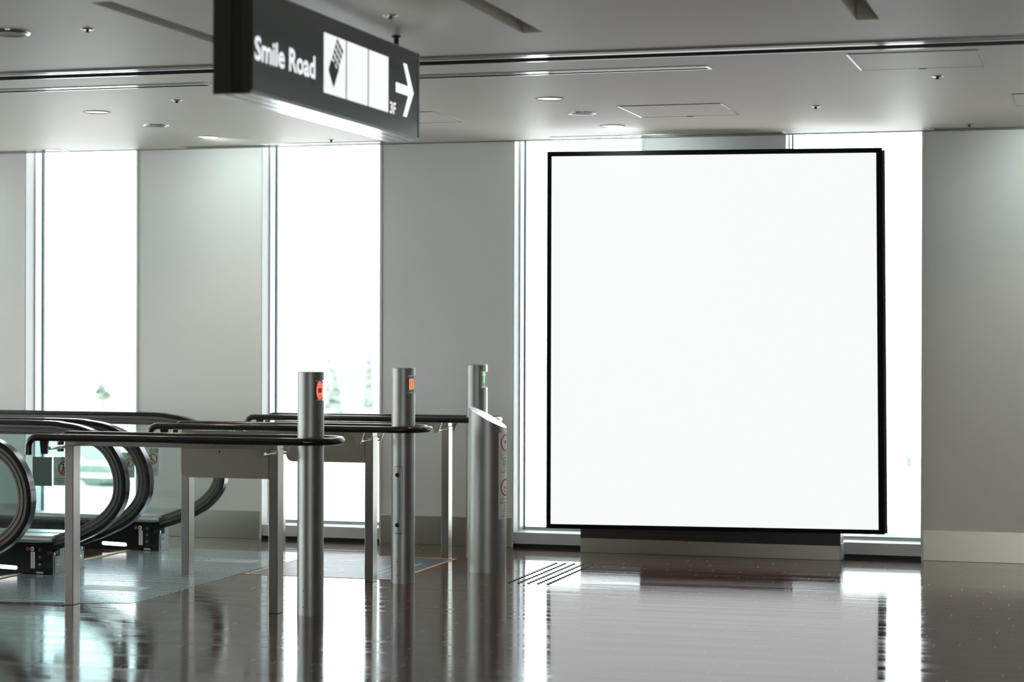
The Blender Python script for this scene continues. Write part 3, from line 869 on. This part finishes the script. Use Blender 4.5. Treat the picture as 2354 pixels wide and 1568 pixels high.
def balustrade(root, yc, inner):
    """inner = +1 when the steps lie towards +y of this side, -1 otherwise"""
    yi = yc+inner*.040   # face towards the steps
    yo = yc-inner*.115
    lo, hi = min(yi, yo), max(yi, yo)
    hw = .037
    MB().ribbon(PATH, [(0, -hw+.006), (-.006, -hw), (-.024, -hw), (-.030, -hw+.008), (-.030, hw-.008), (-.024, hw), (-.006, hw), (0, hw-.006)], yc, smooth=False).build('handrail', BLACK, root)
    tr = off(PATH, .030)
    tk = MB().ribbon(tr, [(0, -.030), (-.024, -.030), (-.026, -.027), (-.030, -.027), (-.032, -.022), (-.062, -.020), (-.062, .020), (-.032, .022), (-.030, .027), (-.026, .027), (-.024, .030), (0, .030)], yc, smooth=False)
    tk.build('handrail_track', TRACK, root)
    for dd in (.047, .076): MB().ribbon(off(PATH, dd), [(0, -.0325 if dd < .06 else -.022), (-.004, -.0325 if dd < .06 else -.022), (-.004, .0325 if dd < .06 else .022), (0, .0325 if dd < .06 else .022)], yc, smooth=False).build('track_seam', BLACK, root)
    # glass inside the loop
    gp = [p for p in off(PATH, .088) if p[0] > -9.0 and p[1] > .235]
    gp = [(-9.0, gp[0][1]), *gp[1:]]
    poly = gp+[(gp[-1][0]-.25, .236), (-9.0, .236)]
    MB().prism(poly, 0, 'XZ', yc-.005, yc+.005).build('glass_panel', GLASSE, root)
    # base: black inner face, rolled silver edge, deck plate
    XE = -6.52; XL = -8.9
    MB().box(XL, XE, yi-.004*inner if inner > 0 else yi, yi if inner > 0 else yi+.004, 0, .205).build('skirt_panel', BLACKPANEL, root)
    MB().tube([(XL, yi-.014*inner, .226), (XE-.003, yi-.014*inner, .226)], .0195, 14).build('edge_moulding', SATIN, root)
    MB().box(XL, XE+.012, lo+.004-(.035 if inner > 0 else 0), hi-.004+(.035 if inner < 0 else 0), .238, .249).build('deck_plate', SATIN, root)
    body = MB().use(GREYPANEL)
    body.box(XL, XE-.07, lo+.005, hi-.0055, 0, .237)
    body.box(XE-.07, XE, (yo-.0+inner*.001) if inner > 0 else yc+.055, (yc-.055) if inner > 0 else yo-.001, 0, .20)
    body.box(XE-.0699, XE, (yc-.0549) if inner > 0 else lo+.005, hi-.0055 if inner > 0 else (yc+.0549), 0, .118)
    body.build('newel_box', parent=root)
    pl = MB().box(XE+.0003, XE+.006, min(yc+inner*.018, yc-inner*.052), max(yc+inner*.018, yc-inner*.052), .006, .116).build('inlet_cover', GREYPANEL, root)
    ym = yc-inner*.017
    MB().slab((XE+.0062, ym, .086), (0, 1, 0), (0, 0, 1), (1, 0, 0), .026, .012).build('latch', CHROME, pl)
    MB().slab((XE+.0062, ym, .063), (0, 1, 0), (0, 0, 1), (1, 0, 0), .042, .010).build('small_print', WHITEPLATE, pl)
    MB().rbox(XE-.045, XE-.002, yc-.048, yc+.048, .120, .150, .006).build('inlet_brush', BLACK, root)
    MB().lathe(XE-.012, yc+inner*.012, [(.012, .1185), (.012, .145), (.006, .150)], 14).build('inlet_switch', CHROME, root)
    if inner < 0:
        # things set in the black face that looks to the camera
        yf = yi-.0006; ax, ay, nm = (1, 0, 0), (0, 0, 1), (0, -1, 0)
        q = MB(); r = .0125; c0, c1 = -6.955, -6.785
        vs_ = []
        for k in range(9): a = PI/2+PI*k/8; vs_.append((c0+r*math.cos(a), .045+r*math.sin(a)))
        for k in range(9): a = -PI/2+PI*k/8; vs_.append((c1+r*math.cos(a), .045-.006+r*math.sin(a)))
        q.prism(vs_, 0, 'XZ', yf-.0015, yf); q.build('comb_lamp', LEDBAR, root)
        MB().ring((-6.700, yf, .163), ax, ay, 0, .0125, nm).build('emergency_button', REDM, root)
        o = MB().ring((-6.667, yf, .163), ax, ay, 0, .0145, nm).build('arrow_roundel', WHITEPLATE, root)
        MB().slab((-6.664, yf-.001, .163), ax, ay, nm, .012, .007).add([(-6.680, yf-.0016, .163), (-6.668, yf-.0016, .153), (-6.668, yf-.0016, .173)], [(0, 1, 2)]).build('arrow', REDM, o)
        o = MB().slab((-6.662, yf, .092), ax, ay, nm, .030, .105).build('warning_label', WHITEPLATE, root)
        q = MB()
        for k, ch in enumerate('非常停止ボタン'):
            lettering(q, ch, .0145, lambda x, y, k=k: (-6.671+x, yf-.0012, .130-k*.0138+y-.004))
        q.build('lettering', REDM, o, fixn=False)
        for k in range(3):
            MB().ring((-6.612, yf, .160-k*.047), ax, ay, 0, .009, nm, .004, 20).build('key_switch', CHROME, root)
        MB().slab((-6.612, yf, .012), ax, ay, nm, .050, .010).build('name_plate', WHITEPLATE, root)
    # far end cap under the deck
    return


def escalator(ya, yb_, label, xcomb=-6.70):
    root = empty('escalator', (-6.52, (ya+yb_)/2, 0), label, 'escalator')
    balustrade(root, ya, 1); balustrade(root, yb_, -1)
    s0, s1 = ya+.075, yb_-.075
    st_ = MB()
    for i in range(10):
        z = -.012 if i < 4 else -.012-(i-3.5)*.2
        x1 = xcomb-.10-i*.40
        st_.use(ALU).box(x1-.398, x1, s0, s1, z-.15, z)
        st_.use(YELLOW).box(x1-.398, x1, s0, s0+.035, z+.0001, z+.002).box(x1-.398, x1, s1-.035, s1, z+.0001, z+.002).box(x1-.030, x1, s0+.0351, s1-.0351, z+.0001, z+.002)
    st_.build('steps', parent=root)
    MB().box(xcomb-.045, xcomb-.022, s0, s1, .0031, .006).build('comb_plate', YELLOW, root)
    for k, (y_, sg) in enumerate(((ya+.031, 1), (yb_-.0315, -1))):
        MB().box(-8.9, xcomb-.1, y_+(.0 if sg > 0 else -.014), y_+(.014 if sg > 0 else 0), -.01, .16 if sg > 0 else .0).build('skirt_brush', DECK, root)
    return root


ESC = escalator(10.815, 12.020, 'nearer escalator, its round newel cut by the left edge of the picture')
ESC2 = escalator(12.365, 13.570, 'farther escalator close to the window wall with curved black handrails')


# warning signs hung on the glass
def glass_sign(xa, xb_, za, zb_, y, label, kind):
    PL = bpy.data.materials.new('pale_green_sheet_'+kind); PL.use_nodes = True; q_ = PL.node_tree; pb = q_.nodes['Principled BSDF']
    pcol = (.62, .72, .67, 1) if kind != 'back' else (.20, .30, .27, 1)
    pb.inputs['Base Color'].default_value = pcol; tl_ = q_.nodes.new('ShaderNodeBsdfTranslucent'); tl_.inputs[0].default_value = pcol
    mx_ = q_.nodes.new('ShaderNodeMixShader'); mx_.inputs[0].default_value = .35
    q_.links.new(pb.outputs[0], mx_.inputs[1]); q_.links.new(tl_.outputs[0], mx_.inputs[2]); q_.links.new(mx_.outputs[0], q_.nodes['Material Output'].inputs[0])
    t = empty('warning_sign', ((xa+xb_)/2, y, za), label, 'sign')
    MB().box(xa, xb_, y-.004, y, za, zb_).build('plate', PL, t)
    xc = (xa+xb_)/2; w_ = xb_-xa; yf = y-.0046; zc = za+(zb_-za)*.60
    if kind == 'back':
        MB().ring((xc+.01, yf, zc), (1, 0, 0), (0, 0, 1), w_*.22, w_*.27, (0, -1, 0)).build('faint_ring', mat('faded_ring', (.25, .20, .20), .6), t)
        return t
    q = MB().ring((xc+.01, yf, zc), (1, 0, 0), (0, 0, 1), w_*.26, w_*.33, (0, -1, 0))
    q.slab((xc+.01, yf-.0002, zc), (.6, 0, -.8) if kind == 'b' else (.6, 0, .8), (.8, 0, .6) if kind == 'b' else (-.8, 0, .6), (0, -1, 0), w_*.58, w_*.06)
    q.build('prohibition_mark', REDM, t)
    g = MB(); h = w_*.09
    g.ring((xc, yf, zc+h*1.9), (1, 0, 0), (0, 0, 1), 0, h*.55, (0, -1, 0), n=16)
    g.slab((xc, yf, zc+h*.2), (1, 0, 0), (0, 0, 1), (0, -1, 0), h, h*2.0).slab((xc-h*.6, yf, zc-h*1.7), (.9, 0, .4), (-.4, 0, .9), (0, -1, 0), h*.6, h*2).slab((xc+h*.8, yf, zc-h*1.6), (.9, 0, -.4), (.4, 0, .9), (0, -1, 0), h*.6, h*2)
    g.build('figure', INK, t)
    tx = MB()
    lettering(tx, '危険', w_*.30, lambda x, y_: (xa+w_*.36+x, yf-.0004, zb_-(zb_-za)*.17+y_))
    for k in range(3):
        tx.slab((xc, yf, za+(zb_-za)*(.24-.07*k)), (1, 0, 0), (0, 0, 1), (0, -1, 0), w_*(.8, .72, .5)[k], .003)
    tx.build('lettering', INK, t, fixn=False)
    return t


glass_sign(-6.715, -6.570, .548, .736, 12.350, 'pale warning sign with red ring behind the left steel post', 'a')
glass_sign(-6.678, -6.540, .570, .757, 12.006, 'dull grey-green back of a sign on the escalator glass', 'back')
glass_sign(-6.650, -6.532, .536, .738, 13.555, 'pale green danger sign with red ring on the far escalator glass', 'b')
glass_sign(-6.815, -6.715, .520, .700, 13.540, 'pale notice seen through the gap between the curved handrails', 'c')


# ---------------------------------------------------------------- outside
g = MB()
g.use(ASPH).box(-260, 160, YW+1.2, 420, -4.6, -4)
struct(g.build('ground', ASPH), 'bright paved ground outside')
g2 = MB().box(-260, 160, -260, YB-.5, -4.6, -4)
struct(g2.build('ground', ASPH), 'bright paved ground outside')
o = MB().box(-120, -20, 84, 102, -3.999, -3.97).build('lawn', GRASS)
tag(o, 'pale lawn strip beyond the road', 'grass', kind='stuff')
for y_ in (79.5, 72.5):
    o = MB().box(-90, 0, y_, y_+.5, -3.999, -3.985).build('road_line', WHITE)
    tag(o, 'white road line %s' % ('beside the lawn' if y_ > 75 else 'nearer the building'), 'road marking')
# white fence
t = empty('roadside_fence', (-34, 67, -4), 'white roadside fence below the windows', 'fence')
MB().box(-60, -10, 67, 67.08, -3.1, -3.0).box(-60, -10, 67, 67.08, -3.55, -3.45).build('fence_rail', WHITE, t)
for i in range(18): MB().box(-60+i*2.9, -59.9+i*2.9, 67, 67.1, -4, -2.95).build('fence_post', WHITE, t)


def blob(mb, c, r, seed):
    rnd = random.Random(seed)
    bm = bmesh.new(); bmesh.ops.create_icosphere(bm, subdivisions=2, radius=1)
    for v in bm.verts: v.co *= 1+rnd.uniform(-.25, .2)
    bm.verts.index_update()
    mb.add([(c[0]+v.co.x*r[0], c[1]+v.co.y*r[1], c[2]+v.co.z*r[2]) for v in bm.verts], [[v.index for v in f.verts] for f in bm.faces])
    bm.free()


def conifer(x, y, ztop, rad, label, leaf=LEAF, start=.25, seed=1):
    h = ztop+4
    t = empty('conifer_tree', (x, y, -4), label, 'tree', 'trees outside the windows')
    MB().lathe(x, y, [(.16, -4), (.10, -4+h*.6), (.03, ztop-.2)], 10).build('trunk', TWIG, t)
    f = MB(); rnd = random.Random(seed); k = 9
    for i in range(k):
        z = -4+h*(start+(1-start)*i/k); r = rad*(1-i/k)**.8+.12; hh = h*(1-start)/k*1.9; n_ = 11
        ring_ = [(x+r*rnd.uniform(.6, 1.15)*math.cos(2*PI*q/n_), y+r*rnd.uniform(.6, 1.15)*math.sin(2*PI*q/n_), z+rnd.uniform(-.2, .1)) for q in range(n_)]
        f.add(ring_+[(x, y, z+hh)], [(q, (q+1) % n_, n_) for q in range(n_)])
    f.build('foliage', leaf, t)


conifer(-56.6, 110, -.35, .60, 'green conifer with bare branches seen through the leftmost window', start=.45, seed=3)
conifer(-43.6, 113, .85, .42, 'tall thin grey conifer left of the near bollard top', leaf=TWIG, seed=4)
conifer(-42.1, 110, -.15, .55, 'pale green conifer just right of the near bollard', seed=5)
conifer(-40.05, 110, .85, .45, 'green conifer at the right edge of the second window', seed=6)
o = MB(); blob(o, (-35.3, 68.5, -3.5), (1.2, .6, .55), 2); o = o.build('shrub', LEAF); tag(o, 'small green shrub beside the white road line', 'shrub')
o = MB(); blob(o, (-4.25, 46, -3.1), (.62, .5, .62), 4); o = o.build('shrub', LEAF); tag(o, 'grey green shrub at the foot of the white building', 'shrub')

t = empty('terminal_building', (-121, 236, -4), 'long white building with a dark band of windows', 'building')
MB().box(-160, -92, 230, 244, -4, 3.2).build('wall', PALEB, t)
for i in range(16):
    if i in (1, 10, 14): continue
    MB().box(-125.9+i*.74, -125.4+i*.74, 229.8, 229.98, -1.35, -.05).build('window', BWIN, t)
t = empty('office_building', (-4, 56, -4), 'white building with square windows seen right of the screen', 'building')
MB().box(-16, 6, 52, 60, -4, .76).build('wall', PALEB, t)
MB().box(-16.1, 6.1, 51.8, 60.1, .7601, .88).build('parapet', WHITE, t)
for ix in range(-2, 3):
    for iz, (za, zc) in enumerate(((-1.68, -1.40), (-2.45, -1.78), (-3.05, -2.58), (-3.7, -3.18))):
        x_ = -5.16+ix*.36
        MB().box(x_, x_+(.16 if iz == 0 else .24), 51.9, 51.98, za, zc).build('window', BWIN2 if (ix == 0 or iz) else BWIN, t)
